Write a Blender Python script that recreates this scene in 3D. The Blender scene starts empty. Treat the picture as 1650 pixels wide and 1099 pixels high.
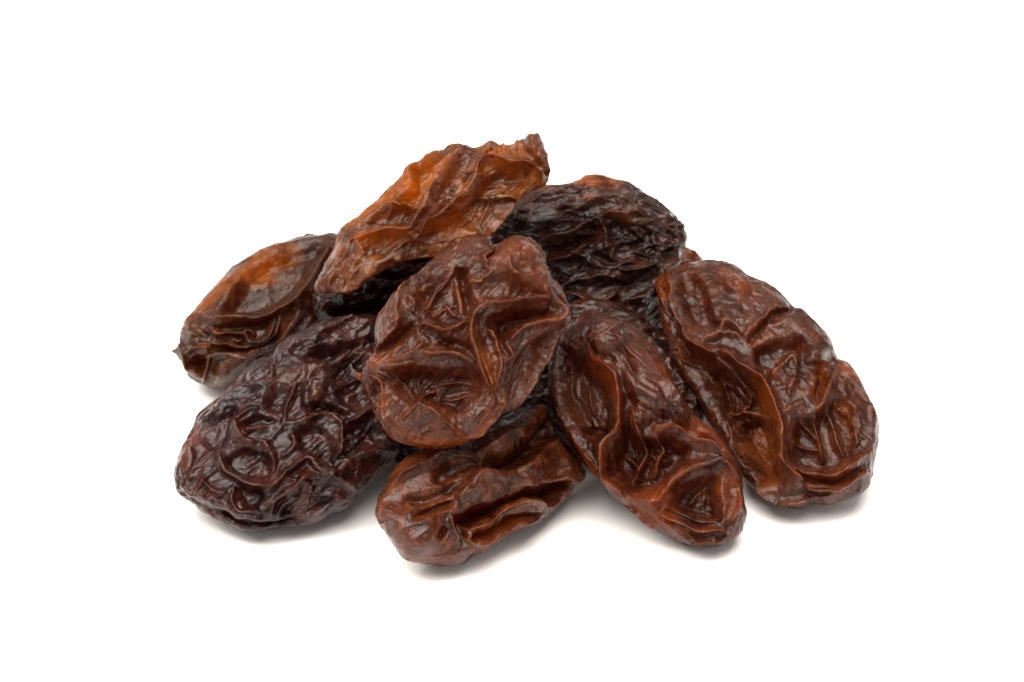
import bpy, math
import numpy as np
from mathutils import Matrix, Vector

S = bpy.context.scene
COL = S.collection

# ------------------------------------------------------------------ camera (1 unit = 1 cm)
ELEV = math.radians(29.0)
FOCAL, SENSOR = 100.0, 36.0
DIST = 24.8
cam_data = bpy.data.cameras.new("camera")
cam_data.lens = FOCAL
cam_data.sensor_width = SENSOR
cam_data.clip_start = 0.1
cam_data.clip_end = 2000.0
cam = bpy.data.objects.new("camera", cam_data)
COL.objects.link(cam)
CAM = Vector((0.0, -DIST * math.cos(ELEV), DIST * math.sin(ELEV)))
cam.location = CAM
cam.rotation_euler = (math.pi / 2 - ELEV, 0, 0)
S.camera = cam
cam_data.dof.use_dof = True
cam_data.dof.focus_distance = DIST - 2.9
cam_data.dof.aperture_fstop = 0.7
RIGHT = Vector((1, 0, 0))
UP = Vector((0, math.sin(ELEV), math.cos(ELEV)))
BACK = Vector((0, -math.cos(ELEV), math.sin(ELEV)))      # from the table towards the camera

# ------------------------------------------------------------------ studio light
world = bpy.data.worlds.new("World")
S.world = world
world.use_nodes = True
bg = world.node_tree.nodes["Background"]
bg.inputs["Color"].default_value = (1.0, 0.95, 0.90, 1)
bg.inputs["Strength"].default_value = 0.36


def softbox(name, loc, target, sx, sy, power, color=(1, 1, 1)):
    L = bpy.data.lights.new(name, 'AREA')
    L.shape = 'RECTANGLE'
    L.size, L.size_y = sx, sy
    L.energy = power
    L.color = color
    o = bpy.data.objects.new(name, L)
    COL.objects.link(o)
    o.location = loc
    d = Vector(target) - Vector(loc)
    o.rotation_euler = d.to_track_quat('-Z', 'Y').to_euler()
    o["kind"] = "helper"
    return o


softbox("overhead_softbox", (-8, -12, 58), (0, -1, 0), 70, 56, 64000, (1.0, 0.925, 0.845))
softbox("left_softbox", (-40, -18, 44), (0, 0, 0.5), 20, 20, 9500, (1.0, 0.925, 0.845))
S.view_settings.view_transform = 'Standard'
S.view_settings.look = 'None'
S.view_settings.exposure = 0.98
S.view_settings.gamma = 1.0
S.cycles.max_bounces = 8

# ------------------------------------------------------------------ white table
def node(nt, t, **kw):
    n = nt.nodes.new(t)
    for k, v in kw.items():
        if k in n.inputs.keys():
            n.inputs[k].default_value = v
        else:
            setattr(n, k, v)
    return n


gm = bpy.data.materials.new("white_tabletop")
gm.use_nodes = True
b = gm.node_tree.nodes["Principled BSDF"]
b.inputs["Base Color"].default_value = (0.93, 0.93, 0.93, 1)
b.inputs["Roughness"].default_value = 0.6
b.inputs["Specular IOR Level"].default_value = 0.2
nz = node(gm.node_tree, "ShaderNodeTexNoise")
nz.inputs["Scale"].default_value = 30
tc = node(gm.node_tree, "ShaderNodeTexCoord")
gm.node_tree.links.new(tc.outputs["Object"], nz.inputs["Vector"])
bp = node(gm.node_tree, "ShaderNodeBump")
bp.inputs["Strength"].default_value = 0.05
bp.inputs["Distance"].default_value = 0.02
gm.node_tree.links.new(nz.outputs["Fac"], bp.inputs["Height"])
gm.node_tree.links.new(bp.outputs["Normal"], b.inputs["Normal"])
gme = bpy.data.meshes.new("tabletop")
gme.from_pydata([(-400, -400, 0), (400, -400, 0), (400, 400, 0), (-400, 400, 0)], [], [(0, 1, 2, 3)])
gme.materials.append(gm)
ground = bpy.data.objects.new("ground", gme)
COL.objects.link(ground)
ground["kind"] = "structure"
ground["label"] = "seamless white studio surface under the raisins"

# ------------------------------------------------------------------ noise on numpy
_rng = np.random.RandomState(7)
PERM = _rng.permutation(512)
PERM = np.concatenate([PERM, PERM, PERM])
_g = _rng.normal(size=(512, 3))
GRAD = _g / np.linalg.norm(_g, axis=1, keepdims=True)
RND = _rng.rand(512, 3)


def _hash(ix, iy, iz):
    return PERM[PERM[PERM[ix & 511] + (iy & 511)] + (iz & 511)]


def perlin(p):
    i = np.floor(p).astype(np.int64)
    f = p - i
    u = f * f * f * (f * (f * 6 - 15) + 10)
    out = 0
    for dx in (0, 1):
        wx = u[:, 0] if dx else 1 - u[:, 0]
        for dy in (0, 1):
            wy = u[:, 1] if dy else 1 - u[:, 1]
            for dz in (0, 1):
                wz = u[:, 2] if dz else 1 - u[:, 2]
                g = GRAD[_hash(i[:, 0] + dx, i[:, 1] + dy, i[:, 2] + dz)]
                d = f - np.array((dx, dy, dz))
                out = out + wx * wy * wz * (g * d).sum(1)
    return out * 1.5


def vnoise(p):
    return np.stack([perlin(p + 11.3), perlin(p + 47.7), perlin(p + 93.1)], 1)


def cells(p):
    """F1 and F2 of a cellular pattern."""
    i = np.floor(p).astype(np.int64)
    f = p - i
    f1 = np.full(len(p), 9.0)
    f2 = np.full(len(p), 9.0)
    for dx in (-1, 0, 1):
        for dy in (-1, 0, 1):
            for dz in (-1, 0, 1):
                r = RND[_hash(i[:, 0] + dx, i[:, 1] + dy, i[:, 2] + dz)]
                d = np.sqrt(((r + np.array((dx, dy, dz)) - f) ** 2).sum(1))
                f2 = np.minimum(f2, np.maximum(f1, d))
                f1 = np.minimum(f1, d)
    return f1, f2


def sstep(a, b, x):
    t = np.clip((x - a) / (b - a), 0, 1)
    return t * t * (3 - 2 * t)


# ------------------------------------------------------------------ unit sphere from a cube, quads
def cube_sphere(n):
    t = np.tan(np.linspace(-math.pi / 4, math.pi / 4, n + 1))
    verts, quads, off = [], [], 0
    for ax in range(3):
        for s in (-1, 1):
            A, B = np.meshgrid(t, t, indexing='ij')
            P = np.empty((n + 1, n + 1, 3))
            P[..., ax] = s
            P[..., (ax + 1) % 3] = A
            P[..., (ax + 2) % 3] = B
            idx = np.arange((n + 1) ** 2).reshape(n + 1, n + 1) + off
            q = np.stack([idx[:-1, :-1], idx[1:, :-1], idx[1:, 1:], idx[:-1, 1:]], -1).reshape(-1, 4)
            if s < 0:
                q = q[:, ::-1]
            verts.append(P.reshape(-1, 3))
            quads.append(q)
            off += (n + 1) ** 2
    V = np.concatenate(verts)
    Q = np.concatenate(quads)
    V /= np.linalg.norm(V, axis=1, keepdims=True)
    key = np.round(V * 1e5).astype(np.int64)
    _, first, inv = np.unique(key, axis=0, return_index=True, return_inverse=True)
    return V[first], inv.reshape(-1)[Q]


SPHERES = {}


def sphere(n):
    if n not in SPHERES:
        SPHERES[n] = cube_sphere(n)
    return SPHERES[n]


def vert_normals(P, Q):
    a, b_, c, d = P[Q[:, 0]], P[Q[:, 1]], P[Q[:, 2]], P[Q[:, 3]]
    fn = np.cross(c - a, d - b_)
    N = np.zeros_like(P)
    for k in range(4):
        for ax in range(3):
            N[:, ax] += np.bincount(Q[:, k], fn[:, ax], len(P))
    return N / (np.linalg.norm(N, axis=1, keepdims=True) + 1e-12)


def smooth_attr(A, Q, it):
    cnt = np.bincount(Q.reshape(-1), minlength=len(A)).astype(float)
    for _ in range(it):
        fa = A[Q].mean(1)
        A = np.bincount(Q.reshape(-1), np.repeat(fa, 4), len(A)) / cnt
    return A


def curve(pts, closed=False, sub=5):
    P = np.array(pts, float)
    n = len(P)
    out = []
    rng = range(n) if closed else range(n - 1)
    for i in rng:
        if closed:
            p0, p1, p2, p3 = P[(i - 1) % n], P[i], P[(i + 1) % n], P[(i + 2) % n]
        else:
            p1, p2 = P[i], P[i + 1]
            p0 = P[i - 1] if i > 0 else 2 * p1 - p2
            p3 = P[i + 2] if i + 2 < n else 2 * p2 - p1
        for t in np.linspace(0, 1, sub, endpoint=False):
            out.append(0.5 * ((2 * p1) + (-p0 + p2) * t + (2 * p0 - 5 * p1 + 4 * p2 - p3) * t * t
                              + (-p0 + 3 * p1 - 3 * p2 + p3) * t ** 3))
    if not closed:
        out.append(P[-1])
    return np.array(out)


def dist_polyline(XY, C, closed=False):
    """Distance to a polyline, and the position 0..1 along it."""
    best = np.full(len(XY), 1e9)
    tt = np.zeros(len(XY))
    m = len(C)
    segs = m if closed else m - 1
    L = np.linalg.norm(np.roll(C, -1, 0) - C, axis=1)
    cum = np.concatenate([[0], np.cumsum(L[:segs])])
    for k in range(segs):
        a, c = C[k], C[(k + 1) % m]
        ab = c - a
        l2 = ab @ ab + 1e-9
        t = np.clip(((XY - a) @ ab) / l2, 0, 1)
        d = np.hypot(XY[:, 0] - a[0] - t * ab[0], XY[:, 1] - a[1] - t * ab[1])
        w = d < best
        best[w] = d[w]
        tt[w] = (cum[k] + t[w] * L[k]) / cum[-1]
    return best, tt


def inside(XY, C):
    x, y = XY[:, 0], XY[:, 1]
    r = np.zeros(len(XY), bool)
    m = len(C)
    for k in range(m):
        (x0, y0), (x1, y1) = C[k], C[(k + 1) % m]
        if y0 == y1:
            continue
        c = ((y0 > y) != (y1 > y)) & (x < (x1 - x0) * (y - y0) / (y1 - y0) + x0)
        r ^= c
    return r


# ------------------------------------------------------------------ raisin skin
def raisin_material(name, deep, mid, amber, rough, gloss, sss, wear_highlight, thin=0.20, rim=0.75):
    m = bpy.data.materials.new(name)
    m.use_nodes = True
    nt = m.node_tree
    p = nt.nodes["Principled BSDF"]
    lk = nt.links.new
    tc = node(nt, "ShaderNodeTexCoord")

    def noise(scale, detail=3.0, dist=0.0, rough_=0.55):
        n = node(nt, "ShaderNodeTexNoise")
        n.inputs["Scale"].default_value = scale
        n.inputs["Detail"].default_value = detail
        n.inputs["Roughness"].default_value = rough_
        n.inputs["Distortion"].default_value = dist
        lk(tc.outputs["Object"], n.inputs["Vector"])
        return n.outputs["Fac"]

    def ramp(src, a, b_):
        r = node(nt, "ShaderNodeMapRange")
        r.interpolation_type = 'SMOOTHSTEP'
        r.inputs["From Min"].default_value = a
        r.inputs["From Max"].default_value = b_
        lk(src, r.inputs["Value"])
        return r.outputs["Result"]

    def mix(fac, a, b_):
        x = node(nt, "ShaderNodeMix")
        x.data_type = 'RGBA'
        lk(fac, x.inputs["Factor"])
        for s, v in (("A", a), ("B", b_)):
            i = [q for q in x.inputs if q.name == s and q.type == 'RGBA'][0]
            if isinstance(v, tuple):
                i.default_value = (*v, 1)
            else:
                lk(v, i)
        return [q for q in x.outputs if q.type == 'RGBA'][0]

    def math_(op, a, b_):
        x = node(nt, "ShaderNodeMath")
        x.operation = op
        for k, v in ((0, a), (1, b_)):
            if isinstance(v, (int, float)):
                x.inputs[k].default_value = v
            else:
                lk(v, x.inputs[k])
        return x.outputs[0]

    def attr(n):
        a = node(nt, "ShaderNodeAttribute")
        a.attribute_name = n
        return a.outputs["Fac"]

    # pigment: dark and reddish flesh in clouds, golden flesh with its backlit glow painted in, worn skin and highlights painted on the crests
    c = mix(ramp(noise(2.9, 5, 0.8, 0.62), 0.42, 0.60), tuple(v * 0.8 for v in deep), tuple(v * 0.98 for v in mid))
    am = math_('MULTIPLY', attr("amber"), ramp(noise(3.6, 4, 0.5), 0.28, 0.66))
    am = math_('MINIMUM', am, 1.0)
    c = mix(am, c, amber)
    fleck = math_('MULTIPLY', ramp(noise(16, 4, 0.5), 0.50, 0.68), 0.45)
    c = mix(fleck, c, tuple(min(1, v * 2.2 + 0.012) for v in mid))
    bloom = math_('MULTIPLY', ramp(noise(1.9, 4, 0.5), 0.50, 0.70), 0.22)
    c = mix(bloom, c, (0.080, 0.036, 0.024))
    w = math_('MULTIPLY', attr("crest"), wear_highlight * 0.6)  # ridge crests: worn skin together with highlights painted into the colour
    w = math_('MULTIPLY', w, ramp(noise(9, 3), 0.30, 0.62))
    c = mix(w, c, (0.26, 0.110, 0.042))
    c = mix(math_('MULTIPLY', math_('MULTIPLY', attr("fold"), rim), ramp(noise(5, 3), 0.30, 0.60)), c, tuple(0.45 * a_ + 0.6 * m_ for a_, m_ in zip(amber, mid)))  # translucent glow of thin folds put into the colour as amber
    lk(c, p.inputs["Base Color"])
    r = node(nt, "ShaderNodeMapRange")
    lk(noise(7, 4, 0.4), r.inputs["Value"])
    r.inputs["From Min"].default_value = 0.3
    r.inputs["From Max"].default_value = 0.7
    r.inputs["To Min"].default_value = rough - 0.08
    r.inputs["To Max"].default_value = rough + 0.12
    lk(r.outputs["Result"], p.inputs["Roughness"])
    p.inputs["Specular IOR Level"].default_value = gloss
    p.inputs["IOR"].default_value = 1.38
    # sticky sheen in patches over the duller skin
    cm = node(nt, "ShaderNodeMath")
    cm.operation = 'MULTIPLY'
    lk(ramp(noise(3.4, 3, 0.6), 0.42, 0.58), cm.inputs[0])
    cm.inputs[1].default_value = 0.32
    lk(cm.outputs[0], p.inputs["Coat Weight"])
    p.inputs["Coat Roughness"].default_value = 0.16
    p.inputs["Coat IOR"].default_value = 1.4
    p.inputs["Subsurface Weight"].default_value = sss * 0.7
    p.inputs["Subsurface Radius"].default_value = (1.0, 0.30, 0.08)
    p.inputs["Subsurface Scale"].default_value = 0.07
    # fine skin relief: short crinkles and pores
    mp = node(nt, "ShaderNodeMapping")
    mp.inputs["Scale"].default_value = (1.0, 1.0, 1.0)
    lk(tc.outputs["Object"], mp.inputs["Vector"])
    vo = node(nt, "ShaderNodeTexVoronoi")
    vo.feature = 'SMOOTH_F1'
    vo.inputs["Scale"].default_value = 16
    wn = node(nt, "ShaderNodeTexNoise")
    wn.inputs["Scale"].default_value = 7
    lk(tc.outputs["Object"], wn.inputs["Vector"])
    mv = node(nt, "ShaderNodeVectorMath")
    mv.operation = 'MULTIPLY_ADD'
    lk(wn.outputs["Color"], mv.inputs[0])
    mv.inputs[1].default_value = (0.35, 0.35, 0.35)
    lk(tc.outputs["Object"], mv.inputs[2])
    lk(mv.outputs[0], vo.inputs["Vector"])
    h = math_('ADD', math_('MULTIPLY', vo.outputs["Distance"], 1.0), math_('MULTIPLY', noise(38, 5, 0.6, 0.65), 0.8))
    wr = node(nt, "ShaderNodeTexNoise")
    wr.inputs["Scale"].default_value = 11
    wr.inputs["Detail"].default_value = 4
    wr.inputs["Distortion"].default_value = 1.2
    lk(tc.outputs["Object"], wr.inputs["Vector"])
    pk = math_('ABSOLUTE', math_('SUBTRACT', wr.outputs["Fac"], 0.5), 0.0)
    pk = math_('MULTIPLY', math_('MINIMUM', pk, 0.09), -9.0)
    pk = math_('MULTIPLY', pk, ramp(noise(3.2, 2), 0.40, 0.62))
    h = math_('ADD', h, pk)
    bpn = node(nt, "ShaderNodeBump")
    bpn.inputs["Strength"].default_value = 0.30
    bpn.inputs["Distance"].default_value = 0.02
    lk(h, bpn.inputs["Height"])
    lk(bpn.outputs["Normal"], p.inputs["Normal"])
    bp2 = node(nt, "ShaderNodeBump")
    bp2.inputs["Strength"].default_value = 0.16
    bp2.inputs["Distance"].default_value = 0.02
    lk(h, bp2.inputs["Height"])
    lk(bp2.outputs["Normal"], p.inputs["Coat Normal"])
    tr = node(nt, "ShaderNodeBsdfTranslucent")
    lk(mix(am, tuple(min(0.9, v) for v in (mid[0] * 4.5 + 0.12, mid[1] * 5.0, mid[2] * 4.0)),
           tuple(min(0.9, v) for v in (amber[0] * 2.2, amber[1] * 2.2, amber[2] * 2.0))), tr.inputs["Color"])
    lk(bpn.outputs["Normal"], tr.inputs["Normal"])
    ms = node(nt, "ShaderNodeMixShader")
    lk(math_('ADD', math_('MULTIPLY', am, 0.42), thin), ms.inputs[0])
    lk(p.outputs[0], ms.inputs[1])
    lk(tr.outputs[0], ms.inputs[2])
    lk(ms.outputs[0], nt.nodes["Material Output"].inputs["Surface"])
    return m


NAMES = {}


def raisin(label, T, centre, w0, slope, thick, outline, strokes, mat, amber=(), net=(1, 1), seed=0, n=128, axis=0.0,
           power=2.3, thick_back=None, stretch=2.0, soft=1.45, fold=1.3):
    """One dried grape: a closed body with its own outline, thickness, folds and hollows.
    T = scale of the tracing sheet; w0 = how far it lies towards the camera from the middle of the table."""
    x0, y0, s = T

    def px(p):
        return np.array([(x0 + a / s, y0 + c / s) for a, c in p])

    centre = np.array(centre, float)
    out = curve(px(outline), closed=True, sub=6) - centre
    # principal axes of the outline, so that the skin mesh is even
    cov = np.cov(out.T)
    ev, E = np.linalg.eigh(cov)
    sc = np.sqrt(ev)
    q = (out @ E) / sc
    ang = np.arctan2(q[:, 1], q[:, 0])
    rad = np.hypot(q[:, 0], q[:, 1])
    bins = 1440
    R = np.zeros(bins)
    for k in range(len(q)):                               # rasterise the outline as radius over angle
        k2 = (k + 1) % len(q)
        d = (ang[k2] - ang[k] + math.pi) % (2 * math.pi) - math.pi
        m = max(2, int(abs(d) / (2 * math.pi) * bins * 2))
        tl = np.linspace(0, 1, m)
        bi = ((ang[k] + d * tl) / (2 * math.pi) * bins).astype(int) % bins
        np.maximum.at(R, bi, rad[k] + (rad[k2] - rad[k]) * tl)
    good = R > 0
    R = np.interp(np.arange(bins), np.flatnonzero(good), R[good], period=bins)
    kern = np.array([1, 2, 3, 2, 1.]) / 9
    R = np.convolve(np.concatenate([R[-2:], R, R[:2]]), kern, 'valid')

    V, Q = sphere(n)
    a0 = np.arctan2(V[:, 1], V[:, 0])
    rho = np.hypot(V[:, 0], V[:, 1])
    rr = np.interp((a0 / (2 * math.pi) * bins) % bins, np.arange(bins), R, period=bins)
    XY = (np.stack([np.cos(a0), np.sin(a0)], 1) * (rho * rr)[:, None] * sc) @ E.T
    flip = np.linalg.det(E) < 0
    z = V[:, 2]
    prof = np.clip(1 - rho ** power, 0, 1) ** (1 / 2.0)
    tb = thick if thick_back is None else thick_back
    W = np.where(z > 0, prof * thick, -prof * tb)
    u, v = XY[:, 0], -XY[:, 1]
    W = W + slope[0] * u + slope[1] * v
    P = np.stack([u, v, W], 1)                            # in sheet pixels
    QQ = Q if flip else Q[:, ::-1]
    N = vert_normals(P, QQ)
    if (N * np.stack([u, v, z * thick], 1)).sum() < 0:
        QQ = QQ[:, ::-1]
        N = -N
    front = sstep(0.02, 0.45, N[:, 2]) * (z > -0.05)

    # ---- folds and hollows of the skin
    SP = P * 0.01 + seed * 7.13
    wob = vnoise(SP * 3.0)[:, :2] * 4.0 + vnoise(SP * 9.0)[:, :2] * 1.1
    X = np.stack([u, -v], 1) + centre + wob
    X = X * s - np.array((x0, y0)) * s                     # sheet units
    vary = 0.85 + 0.4 * perlin(SP * 2.0)
    widen = np.exp(0.75 * perlin(SP * 3.1 + 9))
    H = np.zeros(len(P))
    ridge = np.zeros(len(P))
    groove = np.zeros(len(P))
    sel = np.flatnonzero(front > 0.001)
    Xs = X[sel]
    for kind, wd, ht, pts in strokes:
        wd_s = wd * s * (0.82 if kind in 'rg' else 0.95)
        ht = ht * (fold if kind in 'rg' else soft)
        arr = np.array(pts, float)
        pad = wd_s * 6
        lo, hi = arr.min(0) - pad, arr.max(0) + pad
        k = np.flatnonzero((Xs > lo).all(1) & (Xs < hi).all(1))
        if not len(k):
            continue
        g = sel[k]
        if kind in 'rg':
            C = curve(pts, sub=4)
            d, t = dist_polyline(Xs[k], C)
            d = d / wd_s
            taper = np.sqrt(np.clip(np.minimum(t, 1 - t) / 0.18, 0, 1)) * 0.8 + 0.2
            if kind == 'r':
                i2 = np.clip((t * (len(C) - 1)).astype(int), 0, len(C) - 2)
                tg = C[i2 + 1] - C[i2]
                side = np.sign(tg[:, 0] * (Xs[k][:, 1] - C[i2][:, 1]) - tg[:, 1] * (Xs[k][:, 0] - C[i2][:, 0]))
                lean = 1 if int(arr.sum()) % 2 else -1
                d = d / widen[g]
                dn = d * (1 + 0.30 * lean * np.tanh(side * d * 2))
                val = ht * taper * vary[g] * (0.62 / (1 + 1.7 * dn * dn) ** 1.8 + 0.62 * np.exp(-(dn / 2.2) ** 2))
                ridge[g] = np.maximum(ridge[g], val)
            else:
                val = ht * taper * vary[g] * np.exp(-d * d)
                groove[g] = np.maximum(groove[g], val)
        elif kind in 'bp':
            C = curve(pts, closed=True, sub=4)
            d, t = dist_polyline(Xs[k], C, True)
            ins = inside(Xs[k], C)
            d = np.where(ins, d, -d) / wd_s
            val = sstep(-0.25, 1.0, d)
            H[g] += (-ht if kind == 'b' else ht) * val
    relief = (H + ridge - groove) * front

    # ---- shrinkage wrinkles everywhere: a network of creases stretched along the fruit
    ca, sa = math.cos(axis), math.sin(axis)
    A = np.stack([(ca * u + sa * v) / stretch, -sa * u + ca * v, W], 1) / 100.0
    A = A + seed * 3.7
    A1 = A + 0.22 * vnoise(A * 2.2)
    f1, f2 = cells(A1 * 2.6)
    big = np.exp(-((f2 - f1) / 0.16) ** 1.0) - 0.6 * sstep(0.0, 0.6, f2 - f1)
    A2 = A + 0.09 * vnoise(A * 5.0 + 5)
    g1, g2 = cells(A2 * 6.0)
    small = np.exp(-(g2 - g1) / 0.14) - 0.5 * sstep(0, 0.6, g2 - g1)
    A3 = A + 0.16 * vnoise(A * 3.1 + 21)
    m1, m2 = cells(A3 * 4.1 + 7)
    mid = np.exp(-(m2 - m1) / 0.20) - 0.75 * sstep(0.05, 0.55, m2 - m1)
    patch2 = 0.35 + 0.9 * sstep(-0.3, 0.3, perlin(P / 60.0 + seed * 3 + 8))
    rm = 1 - np.abs(perlin(A2 * 9.0 + 31)) * 2.2
    rm2 = 1 - np.abs(perlin(A2 * 19.0 + 17)) * 2.2
    lump = perlin(P / 75.0 + seed) * 9 + perlin(P / 34.0 + seed * 2) * 4
    k_f = 1 - front * (1 - net[0])
    patch = 0.25 + 1.1 * sstep(-0.15, 0.35, perlin(P / 42.0 + seed * 5 + 3))
    k_s = (1 - front * (1 - net[1] * 0.62)) * patch
    edge = 0.22 + 0.78 * sstep(0.0, 0.8, np.abs(N[:, 2]))
    D = N * 0.55 + np.array((0, 0, 0.45))                  # folds stand up, hollows sink, mostly along the face of the fruit
    P = P + D * relief[:, None]
    relief = edge * (k_f * (big * 9 + lump) + (0.08 + 0.85 * net[1]) * patch2 * mid * 4.0 + k_s * (small * 3.2 + rm * 1.6 + rm2 * 0.8))
    P = P + N * relief[:, None]

    # ---- skin attributes
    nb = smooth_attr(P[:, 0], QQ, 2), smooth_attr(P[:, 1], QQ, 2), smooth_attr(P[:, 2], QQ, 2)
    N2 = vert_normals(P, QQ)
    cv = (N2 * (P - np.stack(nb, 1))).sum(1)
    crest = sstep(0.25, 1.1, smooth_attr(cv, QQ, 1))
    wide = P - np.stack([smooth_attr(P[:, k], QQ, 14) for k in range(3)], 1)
    thin_glow = 0.55 * sstep(0.9, 4.2, smooth_attr((N2 * wide).sum(1), QQ, 2))   # mask for the glow of thin skin, painted along the folds
    am = np.zeros(len(P))
    for wd, val, pts in amber:
        C = curve(pts, closed=True, sub=4)
        d, t = dist_polyline(X, C, True)
        ins = inside(X, C)
        d = np.where(ins, d, -d) / (wd * s)
        am = np.maximum(am, val * sstep(-0.8, 0.8, d))
    am = np.clip(am, 0, 2) * (z > -0.3)

    # ---- place it: the sheet faces the camera, at its own distance
    ray = RIGHT * ((centre[0] - 825) / 1650 * SENSOR / FOCAL) - UP * ((centre[1] - 549.5) / 1650 * SENSOR / FOCAL) - BACK
    loc = CAM + ray * (DIST - w0)
    unit = (ray.length * (DIST - w0)) * SENSOR / FOCAL / 1650
    zax = (CAM - loc).normalized()
    yax = (UP - zax * UP.dot(zax)).normalized()
    xax = yax.cross(zax)
    M = Matrix((xax, yax, zax)).transposed().to_4x4()
    M.translation = loc
    me = bpy.data.meshes.new("raisin")
    Pc = (P * unit).astype(np.float32)
    me.vertices.add(len(Pc))
    me.vertices.foreach_set("co", Pc.ravel())
    nf = len(QQ)
    me.loops.add(nf * 4)
    me.loops.foreach_set("vertex_index", QQ.astype(np.int32).ravel())
    me.polygons.add(nf)
    me.polygons.foreach_set("loop_start", np.arange(0, nf * 4, 4, dtype=np.int32))
    me.polygons.foreach_set("use_smooth", np.ones(nf, bool))
    me.update(calc_edges=True)
    for nm, arr in (("amber", am), ("crest", crest), ("fold", thin_glow)):
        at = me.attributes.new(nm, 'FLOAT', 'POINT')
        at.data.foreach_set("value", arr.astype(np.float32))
    me.materials.append(mat)
    o = bpy.data.objects.new("raisin", me)
    COL.objects.link(o)
    o.matrix_world = M
    o["label"] = label
    o["category"] = "raisin"
    o["group"] = "raisins in the pile"
    zz = np.array(M.to_3x3()) @ Pc.T.astype(float)
    zw = zz[2] + loc.z
    print("RAISIN %-28s z %.2f .. %.2f  loc %.2f %.2f %.2f" % (label[:28], zw.min(), zw.max(), *loc))
    NAMES[label] = (o, unit, centre, (x0, y0, s))
    return o


def nub(parent, T, at, depth, size, aim, mat, seed):
    """Dried stump of the stalk, a small lumpy knob of its own at one end of a raisin."""
    unit, centre = [(v[1], v[2]) for v in NAMES.values() if v[0] is parent][0]
    x0, y0, s = T
    V, Q = sphere(20)
    P = V * np.array((1.25, 0.8, 0.8))
    P = P * (1 + 0.22 * perlin(V * 2.3 + seed) + 0.10 * perlin(V * 6 + seed))[:, None]
    P[:, 0] -= 0.3 * P[:, 1] ** 2
    ca, sa = math.cos(aim), math.sin(aim)
    P = np.stack([ca * P[:, 0] - sa * P[:, 1], sa * P[:, 0] + ca * P[:, 1], P[:, 2]], 1) * size
    c = np.array((x0 + at[0] / s - centre[0], -(y0 + at[1] / s - centre[1]), depth))
    N = vert_normals(P, Q)
    if (N * V).sum() < 0:
        Q = Q[:, ::-1]
    me = bpy.data.meshes.new("stem_nub")
    me.from_pydata(((P + c) * unit).tolist(), [], Q.tolist())
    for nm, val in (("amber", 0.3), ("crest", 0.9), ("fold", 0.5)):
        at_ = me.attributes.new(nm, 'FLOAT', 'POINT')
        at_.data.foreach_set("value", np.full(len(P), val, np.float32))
    me.polygons.foreach_set("use_smooth", np.ones(len(me.polygons), bool))
    me.materials.append(mat)
    o = bpy.data.objects.new("stem_nub", me)
    COL.objects.link(o)
    o.parent = parent
    return o


# skins:            deep                    mid                     amber               rough gloss sss wear_highlight
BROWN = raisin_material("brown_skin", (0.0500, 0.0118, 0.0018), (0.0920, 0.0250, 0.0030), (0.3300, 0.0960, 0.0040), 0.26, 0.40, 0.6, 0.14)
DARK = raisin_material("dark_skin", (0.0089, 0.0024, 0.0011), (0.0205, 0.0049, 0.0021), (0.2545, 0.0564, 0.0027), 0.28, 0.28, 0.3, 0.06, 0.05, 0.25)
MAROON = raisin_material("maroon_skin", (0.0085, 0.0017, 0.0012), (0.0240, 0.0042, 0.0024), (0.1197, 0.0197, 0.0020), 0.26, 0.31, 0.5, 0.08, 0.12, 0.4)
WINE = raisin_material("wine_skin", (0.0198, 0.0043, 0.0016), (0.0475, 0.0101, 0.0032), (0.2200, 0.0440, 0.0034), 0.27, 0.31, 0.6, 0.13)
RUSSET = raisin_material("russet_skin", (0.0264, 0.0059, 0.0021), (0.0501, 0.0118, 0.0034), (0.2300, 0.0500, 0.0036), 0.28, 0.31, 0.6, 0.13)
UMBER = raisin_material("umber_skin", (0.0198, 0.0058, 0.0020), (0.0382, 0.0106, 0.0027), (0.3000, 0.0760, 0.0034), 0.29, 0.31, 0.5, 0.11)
COCOA = raisin_material("cocoa_skin", (0.0264, 0.0065, 0.0022), (0.0680, 0.0165, 0.0046), (0.1695, 0.0394, 0.0029), 0.25, 0.36, 0.55, 0.11)

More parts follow.
